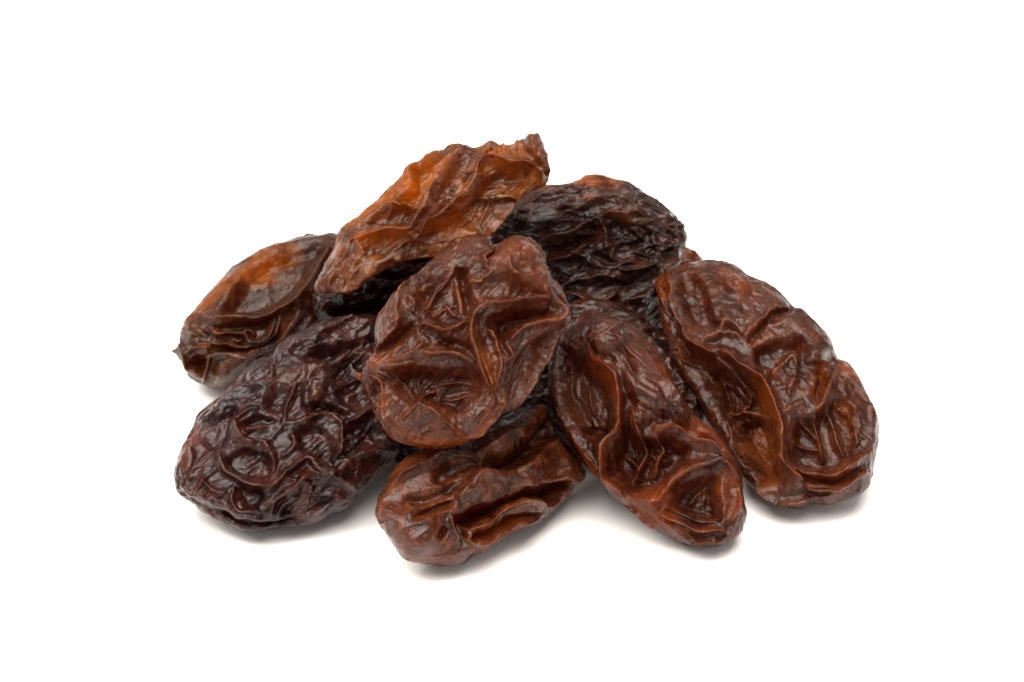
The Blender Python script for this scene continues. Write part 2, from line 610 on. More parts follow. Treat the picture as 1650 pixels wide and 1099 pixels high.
# ------------------------------------------------------------------ the raisins
TA = (500, 200, 3.6625)
raisin("amber brown raisin leaning at the very top of the pile", TA, (690, 352), 1.75, (0.15, -0.35), 72,
       [(35, 965), (60, 900), (110, 810), (150, 740), (165, 670), (200, 605), (270, 560), (330, 510), (400, 455), (470, 380),
        (540, 310), (585, 245), (650, 220), (720, 160), (800, 150), (870, 118), (940, 145), (1010, 135), (1070, 92), (1110, 118),
        (1180, 122), (1230, 108), (1260, 85), (1320, 78), (1362, 98), (1382, 150), (1390, 220), (1402, 280), (1388, 340),
        (1350, 375), (1295, 372), (1235, 410), (1170, 490), (1120, 560), (1085, 630), (1050, 670), (960, 690), (860, 720),
        (760, 760), (620, 775), (510, 805), (420, 855), (310, 930), (230, 975), (150, 988), (60, 995)],
       [('r', 11, 26, [(600, 610), (680, 500), (770, 340), (860, 200), (950, 150)]),
        ('b', 12, 20, [(520, 450), (600, 380), (590, 290), (680, 215), (770, 190), (800, 250), (740, 350), (690, 430), (640, 475), (560, 485)]),
        ('b', 10, 14, [(345, 590), (450, 505), (560, 495), (640, 525), (600, 590), (480, 605), (400, 600)]),
        ('r', 5, 10, [(200, 640), (330, 540), (430, 450), (540, 330), (610, 250), (720, 180)]),
        ('r', 4, 9, [(470, 480), (540, 490), (620, 485), (690, 440), (740, 380)]),
        ('b', 22, 17, [(650, 650), (780, 560), (900, 450), (980, 340), (1010, 270), (1140, 240), (1260, 280), (1300, 340), (1200, 410),
                       (1100, 540), (1030, 630), (880, 680), (740, 700)]),
        ('r', 5, 16, [(970, 300), (1000, 245), (1050, 215), (1130, 222), (1250, 250), (1330, 310), (1360, 375)]),
        ('r', 6, 12, [(1000, 245), (960, 330), (860, 450), (760, 540), (620, 612)]),
        ('r', 4, 13, [(1320, 340), (1200, 415), (1110, 550), (1050, 640)]),
        ('r', 4, 13, [(1050, 645), (900, 688), (760, 742), (620, 757), (500, 790), (420, 840), (310, 910), (240, 955), (140, 965)]),
        ('r', 5, 13, [(290, 690), (360, 662), (460, 625), (560, 622), (620, 612)]),
        ('b', 10, 10, [(350, 690), (460, 640), (600, 650), (640, 740), (480, 775), (370, 790)]),
        ('r', 3, 7, [(210, 700), (170, 790), (150, 880), (120, 940)]),
        ('r', 3, 7, [(300, 660), (230, 760), (170, 830)]),
        ('r', 3, 8, [(290, 690), (330, 770), (280, 860), (240, 930)]),
        ('g', 5, 9, [(270, 850), (330, 780), (350, 720)]),
        ('r', 3, 6, [(420, 820), (560, 740), (660, 720)]),
        ('r', 4, 8, [(760, 420), (820, 400), (880, 420)]),
        ('r', 3, 6, [(840, 250), (920, 290), (960, 270)]),
        ('r', 3, 7, [(1000, 600), (1060, 470), (1150, 380), (1230, 330)]),
        ('p', 10, 16, [(1270, 90), (1350, 90), (1385, 200), (1385, 300), (1300, 240), (1260, 160)]),
        ('r', 3, 8, [(1130, 120), (1145, 170), (1140, 215)]),
        ('r', 3, 7, [(720, 175), (770, 190), (840, 160)])],
       BROWN, amber=[(16, 1.0, [(480, 470), (560, 330), (620, 240), (740, 190), (790, 260), (730, 370), (640, 460), (540, 480)]),
                     (10, 0.9, [(220, 600), (400, 470), (560, 310), (600, 260), (620, 300), (450, 480), (300, 580)]),
                     (12, 0.65, [(1010, 150), (1120, 130), (1250, 130), (1240, 210), (1030, 200)]),
                     (14, 0.55, [(620, 640), (800, 540), (960, 380), (1020, 420), (1000, 560), (900, 650), (740, 690)]),
                     (12, 0.75, [(290, 680), (460, 640), (600, 640), (620, 690), (420, 700), (330, 720)]),
                     (10, 0.6, [(1000, 250), (1130, 235), (1290, 290), (1350, 380), (1270, 330), (1130, 260), (1010, 300)])],
       net=(0.35, 0.75), seed=1, axis=0.75, thick_back=70)

TB = (780, 260, 4.069)
raisin("dark blackish raisin with fine lengthwise wrinkles behind, right of the top", TB, (958, 400), 0.75, (0.0, -0.15), 88,
       [(-60, 560), (-50, 450), (30, 330), (150, 240), (270, 188), (390, 158), (480, 155), (560, 150), (630, 122), (670, 100),
        (760, 95), (840, 120), (960, 155), (1040, 215), (1130, 260), (1220, 330), (1290, 400), (1328, 480), (1322, 540),
        (1280, 610), (1260, 700), (1240, 820), (1210, 960), (1130, 1110), (1010, 1210), (860, 1250), (700, 1220), (550, 1110), (430, 940), (300, 780), (160, 660)],
       [('r', 3, 9, [(300, 355), (240, 350), (228, 390), (290, 405)]),
        ('r', 4, 16, [(350, 530), (450, 512), (560, 478), (640, 440), (700, 400), (760, 370)]),
        ('r', 4, 14, [(740, 370), (780, 420), (800, 480), (790, 550), (820, 610)]),
        ('r', 4, 15, [(430, 645), (540, 620), (600, 580), (680, 545)]),
        ('g', 6, 12, [(400, 580), (540, 560), (680, 500), (740, 450)]),
        ('r', 4, 12, [(520, 800), (600, 775), (680, 762), (760, 735), (850, 750)]),
        ('r', 4, 16, [(540, 850), (640, 870), (720, 905), (800, 900), (870, 850)]),
        ('r', 4, 14, [(940, 890), (1060, 840), (1140, 760), (1220, 660), (1270, 570)]),
        ('g', 8, 14, [(880, 840), (1000, 780), (1110, 700), (1200, 590)]),
        ('r', 4, 14, [(1060, 390), (1130, 432), (1200, 420), (1290, 450)]),
        ('r', 4, 12, [(770, 375), (880, 362), (980, 345), (1070, 395)]),
        ('b', 10, 12, [(810, 420), (960, 390), (1070, 440), (1100, 540), (960, 600), (840, 560)]),
        ('r', 3, 12, [(950, 420), (1000, 480), (1040, 525)]),
        ('r', 3, 10, [(870, 540), (835, 590), (840, 650)]),
        ('r', 3, 10, [(700, 640), (800, 690), (900, 670), (1000, 640)]),
        ('r', 3, 9, [(320, 250), (450, 230), (540, 200), (700, 180), (830, 200)]),
        ('r', 3, 10, [(480, 330), (600, 300), (750, 250), (860, 260), (960, 300)]),
        ('r', 3, 9, [(1000, 260), (1080, 300), (1180, 370), (1260, 400)]),
        ('r', 3, 9, [(380, 430), (480, 400), (560, 350), (660, 340)]),
        ('r', 3, 9, [(880, 700), (980, 720), (1080, 680), (1160, 610)]),
        ('g', 5, 10, [(420, 170), (560, 165), (720, 172), (900, 170)]),
        ('r', 3, 9, [(500, 960), (600, 950), (720, 980), (860, 960)])],
       DARK, amber=[(9, 1.2, [(560, 150), (640, 108), (680, 90), (760, 85), (830, 110), (900, 150), (760, 160), (650, 155)]),
                    (7, 0.5, [(300, 200), (400, 140), (470, 160), (380, 200)]),
                    (6, 0.45, [(650, 240), (750, 225), (740, 250), (660, 255)]),
                    (8, 0.35, [(820, 370), (1000, 350), (1060, 400), (980, 400)])],
       net=(0.5, 1.35), seed=2, axis=0.12, stretch=2.6)

TC = (1030, 400, 2.617)
raisin("large reddish brown raisin lying at the far right end of the pile", TC, (1232, 612), 1.88, (0.05, -0.65), 92,
       [(60, 150), (75, 115), (110, 95), (160, 78), (210, 50), (300, 38), (370, 50), (420, 70), (460, 105), (520, 130), (570, 160),
        (610, 200), (650, 245), (690, 258), (730, 300), (770, 340), (805, 390), (820, 440), (835, 470), (870, 485), (910, 530), (940, 590),
        (960, 650), (985, 700), (995, 760), (985, 830), (970, 900), (965, 960), (930, 1010), (890, 1030), (830, 1045), (790, 1060),
        (720, 1055), (690, 1075), (640, 1070), (590, 1050), (540, 1030), (500, 1000), (450, 960), (400, 900), (370, 830), (330, 770),
        (280, 700), (240, 620), (190, 540), (150, 480), (120, 400), (100, 330), (80, 260), (70, 200)],
       [('r', 6, 18, [(110, 100), (145, 200), (165, 290), (200, 350), (250, 420), (310, 450), (350, 465)]),
        ('r', 6, 20, [(310, 440), (380, 455), (440, 510), (500, 550), (550, 620), (585, 700), (600, 800), (605, 870), (650, 940), (720, 970), (800, 985)]),
        ('b', 26, 30, [(90, 160), (140, 260), (190, 370), (280, 460), (420, 500), (520, 590), (560, 700), (580, 860), (600, 990), (480, 960), (380, 840), (280, 680), (160, 480), (100, 320)]),
        ('g', 5, 18, [(455, 405), (520, 330), (570, 285), (655, 245)]),
        ('r', 5, 8, [(430, 395), (500, 320), (560, 270), (620, 235)]),
        ('g', 4, 10, [(455, 405), (410, 360), (360, 330)]),
        ('r', 4, 12, [(250, 420), (290, 390), (350, 370), (420, 378), (470, 420)]),
        ('b', 14, 16, [(160, 130), (230, 100), (290, 180), (310, 260), (340, 330), (230, 340), (185, 260)]),
        ('p', 14, 9, [(330, 100), (420, 120), (470, 190), (400, 210), (340, 160)]),
        ('b', 12, 18, [(480, 430), (570, 395), (670, 380), (680, 430), (620, 460), (560, 520), (550, 580), (500, 520)]),
        ('p', 18, 16, [(560, 330), (660, 262), (730, 305), (790, 380), (810, 450), (760, 490), (700, 480), (670, 410), (600, 370)]),
        ('g', 7, 18, [(750, 505), (770, 550), (750, 610), (745, 655)]),
        ('r', 5, 12, [(690, 490), (740, 490), (790, 500), (825, 480)]),
        ('g', 4, 8, [(830, 475), (800, 520), (790, 560)]),
        ('r', 4, 10, [(800, 520), (800, 570), (770, 640), (740, 690)]),
        ('b', 16, 22, [(640, 720), (740, 690), (830, 620), (920, 700), (930, 830), (880, 900), (740, 930), (640, 890)]),
        ('r', 3.5, 15, [(735, 700), (745, 780), (770, 890)]),
        ('r', 3.5, 13, [(670, 720), (720, 760), (745, 800)]),
        ('r', 3.5, 14, [(790, 660), (810, 740), (845, 840), (860, 900)]),
        ('r', 3.5, 14, [(820, 640), (880, 690), (905, 750), (900, 850)]),
        ('r', 3.5, 12, [(640, 800), (690, 830), (760, 840)]),
        ('g', 5, 10, [(830, 640), (870, 660), (890, 710)]),
        ('r', 4, 13, [(620, 905), (700, 935), (800, 930), (880, 895), (955, 850)]),
        ('r', 4, 13, [(630, 950), (740, 992), (850, 985), (930, 920)]),
        ('g', 4, 10, [(640, 930), (740, 965), (850, 955), (920, 905)]),
        ('r', 5, 13, [(855, 500), (900, 560), (940, 640), (960, 720), (960, 820)]),
        ('r', 4, 9, [(560, 540), (600, 500), (650, 470), (650, 560), (620, 620)]),
        ('r', 4, 8, [(600, 700), (640, 660), (690, 640)]),
        ('b', 5, 11, [(338, 560), (400, 590), (452, 640), (370, 695)]),
        ('r', 4, 13, [(330, 470), (400, 520), (450, 580), (460, 630), (380, 695), (345, 640)]),
        ('r', 4, 12, [(365, 700), (430, 680), (510, 680)]),
        ('b', 10, 14, [(390, 740), (500, 695), (560, 750), (580, 850), (570, 960), (520, 980), (450, 890), (400, 810)]),
        ('r', 4, 14, [(90, 200), (140, 340), (180, 460), (225, 500), (280, 512)]),
        ('r', 4, 14, [(350, 720), (385, 800), (430, 890), (500, 935), (540, 1010), (600, 1035), (700, 1030), (790, 1015)]),
        ('g', 7, 16, [(285, 520), (330, 620), (350, 710)])],
       RUSSET, amber=[(8, 0.75, [(840, 480), (890, 510), (940, 600), (950, 650), (900, 590)]),
                      (10, 0.55, [(330, 90), (430, 110), (480, 180), (400, 190)]),
                      (8, 0.8, [(720, 500), (775, 510), (770, 600), (740, 660), (720, 580)]),
                      (10, 0.7, [(830, 640), (880, 660), (890, 720), (850, 700)]),
                      (14, 0.6, [(420, 780), (520, 720), (580, 800), (600, 900), (560, 1000), (500, 960)]),
                      (8, 0.6, [(480, 540), (560, 630), (600, 800), (600, 860), (560, 760), (480, 600)]),
                      (8, 0.5, [(760, 340), (810, 400), (800, 430), (750, 380)]),
                      (8, 0.45, [(60, 150), (110, 110), (130, 220), (90, 220)])],
       net=(0.15, 0.6), seed=3, axis=-0.85)

TD = (860, 480, 2.68)
raisin("long reddish brown raisin in front, its blunt end with a pit pointing at the viewer", TD, (1040, 690), 2.58, (0.05, -0.42), 80,
       [(60, 290), (80, 200), (130, 130), (175, 100), (200, 60), (250, 40), (310, 60), (350, 80), (420, 110), (480, 170), (540, 240), (590, 330),
        (640, 430), (690, 500), (740, 540), (800, 590), (840, 660), (875, 720), (885, 800), (890, 870), (903, 930), (880, 1000), (830, 1045),
        (760, 1062), (680, 1055), (610, 1035), (550, 1000), (480, 960), (400, 890), (350, 850), (300, 790), (230, 720), (180, 650), (130, 580), (90, 480), (65, 400)],
       [('r', 6, 24, [(250, 130), (235, 200), (270, 290), (340, 335), (365, 400), (370, 480), (370, 560), (320, 620), (310, 680), (340, 770), (400, 835), (450, 850)]),
        ('b', 20, 26, [(110, 200), (220, 260), (330, 350), (350, 450), (350, 560), (290, 630), (190, 580), (130, 480), (90, 350)]),
        ('b', 8, 10, [(195, 560), (290, 548), (335, 575), (260, 630)]),
        ('r', 4, 9, [(100, 470), (160, 570), (230, 660), (300, 740)]),
        ('r', 3, 8, [(230, 360), (235, 430), (250, 500)]),
        ('r', 3, 11, [(300, 190), (380, 240), (460, 320), (540, 380), (600, 450), (620, 500)]),
        ('b', 8, 9, [(500, 285), (540, 280), (605, 385), (560, 400)]),
        ('p', 14, 12, [(250, 130), (350, 110), (420, 190), (380, 250), (290, 270), (240, 210)]),
        ('r', 3, 9, [(270, 220), (330, 190), (390, 140)]),
        ('g', 5, 8, [(390, 290), (440, 360), (520, 440)]),
        ('p', 20, 15, [(250, 130), (380, 100), (520, 250), (620, 400), (660, 520), (560, 530), (450, 470), (380, 410), (345, 335), (250, 280)]),
        ('p', 14, 10, [(370, 340), (470, 360), (540, 430), (540, 520), (460, 560), (430, 470)]),
        ('b', 16, 30, [(400, 510), (440, 590), (500, 600), (560, 590), (680, 640), (640, 720), (580, 780), (500, 845), (420, 835), (345, 760), (335, 680), (375, 590)]),
        ('r', 5, 20, [(435, 480), (450, 560), (470, 610), (490, 660), (455, 720), (420, 800)]),
        ('r', 4, 18, [(530, 590), (560, 650), (530, 700), (520, 780)]),
        ('r', 3.5, 12, [(490, 660), (540, 690), (590, 680)]),
        ('r', 3.5, 12, [(380, 680), (420, 700), (440, 740)]),
        ('r', 5, 18, [(520, 560), (620, 580), (700, 622), (770, 670), (830, 730)]),
        ('b', 9, 16, [(600, 540), (680, 535), (780, 600), (830, 660), (740, 640), (650, 600)]),
        ('b', 16, 28, [(585, 910), (595, 840), (655, 790), (770, 755), (800, 800), (805, 900), (790, 965), (700, 945)]),
        ('r', 6, 18, [(440, 855), (530, 862), (580, 810), (640, 755), (720, 725), (790, 712), (850, 780), (860, 880), (840, 960)]),
        ('g', 4, 14, [(560, 905), (640, 942), (720, 965), (800, 975)]),
        ('r', 4, 12, [(530, 900), (560, 920), (640, 960), (720, 985), (810, 990)]),
        ('r', 4, 11, [(540, 940), (590, 970), (640, 1010), (720, 1035), (810, 1030)]),
        ('r', 4, 7, [(650, 900), (690, 850), (740, 810), (760, 780)]),
        ('r', 4, 9, [(380, 870), (460, 930), (540, 980)]),
        ('r', 3, 8, [(620, 500), (690, 560), (760, 580)]),
        ('r', 3, 8, [(870, 870), (850, 980), (790, 1030)])],
       WINE, amber=[(10, 0.65, [(240, 240), (330, 330), (370, 420), (370, 560), (330, 430), (250, 300)]),
                      (9, 0.8, [(600, 540), (690, 535), (790, 605), (830, 670), (700, 620)]),
                      (10, 0.7, [(300, 640), (320, 740), (400, 840), (460, 860), (560, 840), (640, 740), (700, 700), (560, 800), (440, 850), (340, 800)]),
                      (12, 0.7, [(170, 600), (240, 680), (330, 800), (420, 900), (330, 850), (220, 720)]),
                      (10, 0.5, [(790, 740), (860, 780), (870, 900), (830, 960), (800, 860)]),
                      (8, 0.6, [(490, 270), (560, 290), (620, 400), (570, 400)]),
                      (12, 0.5, [(440, 860), (600, 800), (620, 960), (720, 1020), (560, 980), (440, 920)])],
       net=(0.15, 0.6), seed=4, axis=-1.05)

TE = (560, 370, 3.054)
E_ = raisin("russet crumpled raisin lying face up on the middle of the pile", TE, (748, 552), 3.0, (0.0, -0.38), 82,
       [(72, 720), (100, 670), (145, 600), (140, 520), (145, 440), (180, 380), (240, 300), (290, 260), (360, 210), (420, 150), (480, 100),
        (540, 60), (620, 35), (690, 45), (722, 78), (770, 50), (820, 32), (880, 40), (930, 65), (965, 110), (985, 180), (1010, 240), (1050, 290),
        (1070, 340), (1078, 420), (1060, 480), (1020, 560), (980, 620), (930, 680), (905, 740), (880, 810), (830, 870), (780, 890), (730, 930),
        (680, 970), (600, 1020), (540, 1050), (440, 1065), (340, 1055), (250, 1030), (190, 980), (140, 900), (110, 830), (80, 770)],
       [('r', 4, 16, [(480, 100), (400, 180), (330, 240), (270, 310), (262, 400), (268, 480), (200, 560), (140, 640), (90, 705)]),
        ('g', 11, 34, [(550, 180), (570, 260), (590, 330), (600, 410)]),
        ('p', 24, 22, [(680, 180), (720, 115), (800, 65), (900, 75), (955, 150), (975, 250), (975, 340), (880, 350), (780, 280), (720, 250)]),
        ('r', 5, 16, [(760, 80), (700, 120), (668, 170), (710, 230), (650, 270), (600, 262)]),
        ('r', 3, 9, [(960, 150), (950, 250), (960, 330), (1010, 370)]),
        ('r', 3, 8, [(790, 170), (800, 220), (850, 250), (910, 240), (920, 170)]),
        ('b', 16, 18, [(340, 290), (430, 230), (530, 200), (555, 310), (560, 440), (470, 480), (400, 430), (350, 440)]),
        ('r', 4, 13, [(520, 210), (450, 290), (400, 380), (350, 450)]),
        ('r', 3, 10, [(470, 350), (510, 400), (550, 420)]),
        ('r', 3, 9, [(430, 420), (480, 380), (530, 360)]),
        ('r', 3, 9, [(300, 330), (340, 370), (330, 430)]),
        ('r', 5, 16, [(350, 490), (400, 475), (450, 492), (490, 505), (560, 470), (620, 450)]),
        ('r', 4, 15, [(355, 490), (372, 560), (350, 605), (290, 640), (180, 655)]),
        ('r', 4, 16, [(350, 605), (430, 622), (520, 610), (580, 640), (630, 672)]),
        ('g', 8, 12, [(400, 570), (480, 560), (580, 590)]),
        ('r', 3.5, 12, [(370, 505), (410, 575), (470, 555)]),
        ('g', 6, 12, [(150, 630), (240, 560), (330, 480)]),
        ('r', 6, 24, [(1000, 352), (930, 356), (840, 372), (720, 385), (640, 412), (608, 465), (602, 560), (635, 625), (655, 700), (685, 775)]),
        ('r', 5, 20, [(1000, 352), (1032, 400), (1015, 450), (940, 462), (860, 492), (785, 550)]),
        ('b', 16, 22, [(690, 440), (760, 415), (900, 398), (985, 405), (970, 445), (860, 470), (780, 530), (760, 590), (730, 540), (700, 480)]),
        ('r', 4, 14, [(685, 480), (720, 545), (740, 620), (780, 640), (800, 620), (775, 550)]),
        ('r', 8, 16, [(640, 600), (680, 680), (705, 790)]),
        ('r', 5, 14, [(720, 560), (742, 680), (722, 790)]),
        ('b', 14, 20, [(825, 620), (900, 545), (1000, 495), (940, 620), (890, 740), (840, 850), (795, 860), (805, 720)]),
        ('r', 3, 10, [(830, 690), (870, 620), (920, 560)]),
        ('r', 4, 14, [(1000, 290), (1040, 370), (1068, 425), (1005, 530), (930, 660), (890, 755), (830, 870)]),
        ('g', 7, 18, [(795, 620), (800, 740), (780, 880)]),
        ('b', 22, 24, [(240, 700), (330, 660), (450, 672), (600, 680), (655, 750), (640, 850), (560, 930), (480, 900), (380, 860), (300, 850), (230, 790)]),
        ('r', 3, 11, [(440, 790), (392, 800), (370, 850), (440, 890), (500, 950), (560, 990), (600, 1012)]),
        ('r', 3, 9, [(370, 850), (310, 890), (280, 930)]),
        ('r', 3, 9, [(420, 760), (520, 740), (640, 760)]),
        ('r', 3, 8, [(440, 820), (540, 830), (620, 800)]),
        ('r', 3, 8, [(250, 720), (300, 790), (350, 830)]),
        ('r', 5, 14, [(785, 780), (745, 860), (680, 935), (600, 1015)]),
        ('r', 4, 11, [(720, 800), (690, 880), (620, 975)]),
        ('b', 9, 14, [(110, 760), (165, 745), (175, 800), (140, 850)]),
        ('r', 4, 13, [(110, 715), (172, 742), (192, 800), (200, 880), (230, 960)]),
        ('r', 4, 12, [(100, 700), (180, 670), (260, 665), (350, 645)]),
        ('r', 3, 9, [(150, 690), (220, 720), (270, 760)])],
       RUSSET, amber=[(12, 0.7, [(230, 970), (400, 1000), (560, 1005), (620, 1000), (540, 1060), (400, 1070), (240, 1040)]),
                      (10, 0.75, [(640, 600), (720, 640), (740, 760), (700, 800), (670, 720)]),
                      (12, 0.6, [(620, 990), (720, 850), (770, 790), (770, 860), (680, 960)]),
                      (8, 0.5, [(130, 650), (260, 540), (330, 480), (260, 580), (150, 690)]),
                      (14, 0.35, [(760, 70), (900, 70), (960, 200), (980, 340), (860, 330), (740, 240)]),
                      (8, 0.5, [(170, 750), (210, 800), (210, 900), (180, 860)])],
       net=(0.2, 0.75), seed=5, axis=1.0)

TF = (270, 360, 3.925)
F_ = raisin("smooth sided raisin with a golden upper face at the far left", TF, (430, 505), 0.72, (-0.05, -0.4), 85,
       [(62, 805), (85, 770), (85, 700), (110, 640), (150, 580), (200, 520), (260, 450), (330, 370), (420, 280), (520, 210), (620, 150), (720, 115),
        (820, 90), (900, 70), (980, 58), (1070, 62), (1130, 90), (1165, 150), (1185, 240), (1175, 340), (1150, 440), (1100, 540), (1040, 620),
        (940, 700), (800, 780), (660, 850), (560, 930), (480, 990), (400, 1020), (310, 1032), (230, 1010), (160, 970), (130, 920), (100, 870), (75, 835)],
       [('b', 20, 24, [(330, 520), (400, 430), (480, 310), (600, 200), (740, 130), (860, 110), (960, 120), (985, 170), (930, 260), (880, 380), (800, 470), (700, 540), (600, 580), (440, 600), (330, 560)]),
        ('r', 4, 16, [(230, 575), (340, 600), (420, 607), (560, 595), (680, 570), (800, 490), (880, 400), (930, 290), (985, 180), (1050, 130)]),
        ('r', 6, 7, [(420, 400), (480, 350), (560, 358), (660, 340)]),
        ('g', 9, 20, [(940, 420), (985, 300), (1030, 170)]),
        ('r', 4, 12, [(120, 650), (180, 600), (250, 590), (330, 610)]),
        ('g', 6, 12, [(300, 660), (420, 655), (540, 650), (640, 620)]),
        ('r', 4, 14, [(260, 680), (330, 700), (400, 690), (480, 700), (520, 750), (590, 735), (650, 660), (660, 610)]),
        ('r', 4, 13, [(290, 760), (380, 765), (450, 785), (560, 772), (640, 720), (695, 640), (700, 590)]),
        ('g', 6, 14, [(330, 800), (480, 805), (600, 770), (690, 700)]),
        ('r', 6, 18, [(260, 860), (330, 820), (480, 815), (600, 775), (700, 710), (770, 620), (820, 530)]),
        ('g', 10, 14, [(500, 870), (640, 810), (780, 700), (880, 570)]),
        ('r', 3.5, 12, [(400, 720), (440, 740), (480, 730)]),
        ('r', 3.5, 12, [(480, 680), (530, 690), (560, 720)]),
        ('b', 9, 22, [(150, 880), (200, 835), (270, 855), (245, 940), (190, 950)]),
        ('r', 4, 12, [(130, 820), (180, 790), (240, 780), (300, 800)]),
        ('r', 4, 14, [(300, 820), (275, 900), (245, 980)]),
        ('p', 22, 12, [(280, 900), (400, 840), (500, 830), (480, 920), (400, 1000), (300, 1000)]),
        ('r', 4, 10, [(100, 700), (160, 690), (230, 720)]),
        ('r', 4, 10, [(90, 770), (140, 850), (160, 930)])],
       UMBER, amber=[(22, 1.0, [(270, 500), (400, 350), (520, 230), (650, 170), (780, 130), (800, 200), (660, 250), (640, 335), (480, 350), (390, 430)]),
                     (10, 0.9, [(100, 660), (200, 520), (400, 290), (420, 310), (270, 540), (160, 620)]),
                     (8, 0.75, [(950, 400), (1000, 250), (1040, 140), (1060, 200), (1020, 330), (970, 440)]),
                     (8, 0.3, [(220, 740), (290, 780), (260, 800)])],
       net=(0.2, 0.3), seed=6, axis=0.72)
nub(F_, TF, (58, 806), 26, 4.5, 2.9, UMBER, 3)

TH = (270, 490, 2.8925)
raisin("dark maroon heavily folded raisin lying at the front left", TH, (462, 682), 2.35, (0.0, -0.62), 92,
       [(50, 760), (70, 690), (110, 610), (135, 550), (150, 510), (230, 440), (310, 370), (360, 310), (430, 255), (490, 245), (520, 190), (570, 150),
        (640, 120), (720, 80), (800, 55), (900, 48), (970, 45), (1030, 100), (1060, 200), (1075, 320), (1080, 450), (1075, 560), (1068, 650), (1068, 690), (1030, 740), (980, 790), (900, 860),
        (830, 930), (760, 960), (690, 1000), (600, 1020), (500, 1030), (420, 1047), (340, 1035), (270, 1000), (190, 960), (130, 910), (70, 870), (50, 820)],
       [('r', 6, 18, [(500, 255), (490, 340), (420, 390), (330, 430), (250, 500), (160, 560)]),
        ('r', 7, 22, [(500, 300), (540, 230), (590, 200), (660, 190), (740, 140), (860, 95), (960, 100)]),
        ('g', 11, 28, [(640, 270), (740, 225), (860, 190), (1000, 170)]),
        ('p', 10, 12, [(370, 330), (430, 270), (490, 260), (480, 330), (400, 380)]),
        ('r', 4, 10, [(220, 530), (300, 460), (380, 410)]),
        ('r', 4, 9, [(560, 210), (640, 160), (760, 110)]),
        ('r', 4, 13, [(130, 660), (135, 720), (120, 765), (85, 775)]),
        ('b', 14, 16, [(190, 570), (280, 500), (340, 500), (310, 600), (260, 690), (180, 660)]),
        ('r', 4, 16, [(440, 500), (380, 510), (325, 550), (345, 600), (380, 645), (450, 640), (485, 700), (500, 750), (490, 800)]),
        ('r', 4, 15, [(350, 600), (420, 592), (500, 560), (545, 535)]),
        ('r', 5, 20, [(250, 690), (270, 760), (330, 805), (400, 835), (500, 835), (560, 785), (620, 735), (660, 720), (700, 770), (800, 822), (870, 850)]),
        ('b', 10, 16, [(380, 670), (470, 710), (485, 790), (400, 815), (310, 780), (285, 710)]),
        ('b', 10, 18, [(350, 550), (430, 520), (520, 540), (480, 590), (400, 580)]),
        ('b', 14, 20, [(590, 590), (700, 565), (770, 640), (770, 770), (680, 730), (610, 680)]),
        ('r', 5, 17, [(545, 570), (640, 545), (740, 520), (800, 570), (790, 680), (760, 740)]),
        ('r', 4, 12, [(575, 600), (580, 660), (530, 720)]),
        ('r', 3.5, 15, [(545, 565), (560, 480), (600, 400), (650, 360), (660, 280)]),
        ('b', 14, 20, [(450, 420), (540, 380), (580, 400), (540, 500), (470, 500)]),
        ('p', 10, 14, [(655, 290), (740, 250), (745, 360), (720, 450), (650, 460), (660, 370)]),
        ('r', 3, 9, [(670, 300), (700, 310), (735, 300)]),
        ('r', 3, 9, [(670, 360), (700, 370), (735, 355)]),
        ('g', 8, 18, [(640, 490), (740, 490), (860, 540)]),
        ('b', 14, 22, [(770, 280), (900, 240), (980, 320), (960, 480), (840, 500), (770, 400)]),
        ('b', 12, 18, [(840, 560), (930, 520), (1000, 600), (960, 680), (870, 680), (800, 640)]),
        ('r', 4, 14, [(790, 770), (860, 705), (960, 680), (1050, 690)]),
        ('r', 4, 12, [(830, 560), (900, 520), (940, 450), (900, 380)]),
        ('r', 4, 12, [(780, 400), (860, 360), (960, 340)]),
        ('r', 5, 15, [(470, 970), (510, 890), (600, 835), (650, 790), (720, 800)]),
        ('b', 10, 15, [(330, 850), (400, 835), (465, 870), (440, 935), (370, 940)]),
        ('r', 4, 12, [(320, 850), (310, 900), (360, 950), (440, 950)]),
        ('b', 12, 20, [(560, 900), (640, 860), (760, 878), (770, 910), (700, 965), (600, 985), (520, 970)]),
        ('r', 3.5, 10, [(500, 970), (560, 900), (650, 880), (760, 880)]),
        ('g', 6, 18, [(70, 860), (140, 905), (240, 955), (340, 992), (430, 1012), (540, 1000), (660, 990)]),
        ('r', 5, 12, [(80, 830), (150, 870), (240, 910), (340, 960), (450, 990)]),
        ('r', 4, 10, [(170, 800), (230, 850), (300, 870)])],
       MAROON, amber=[(16, 0.9, [(60, 680), (130, 580), (160, 600), (130, 700), (110, 770), (70, 740)]),
                      (9, 0.35, [(600, 760), (660, 770), (640, 800)]),
                      (9, 0.45, [(780, 760), (880, 690), (960, 690), (900, 740), (800, 770)]),
                      (8, 0.4, [(560, 940), (640, 955), (600, 985)]),
                      (8, 0.35, [(650, 440), (730, 440), (690, 460)]),
                      (10, 0.35, [(100, 880), (300, 970), (280, 990), (120, 910)])],
       net=(0.3, 0.75), seed=7, axis=0.75, soft=0.8, fold=1.0)

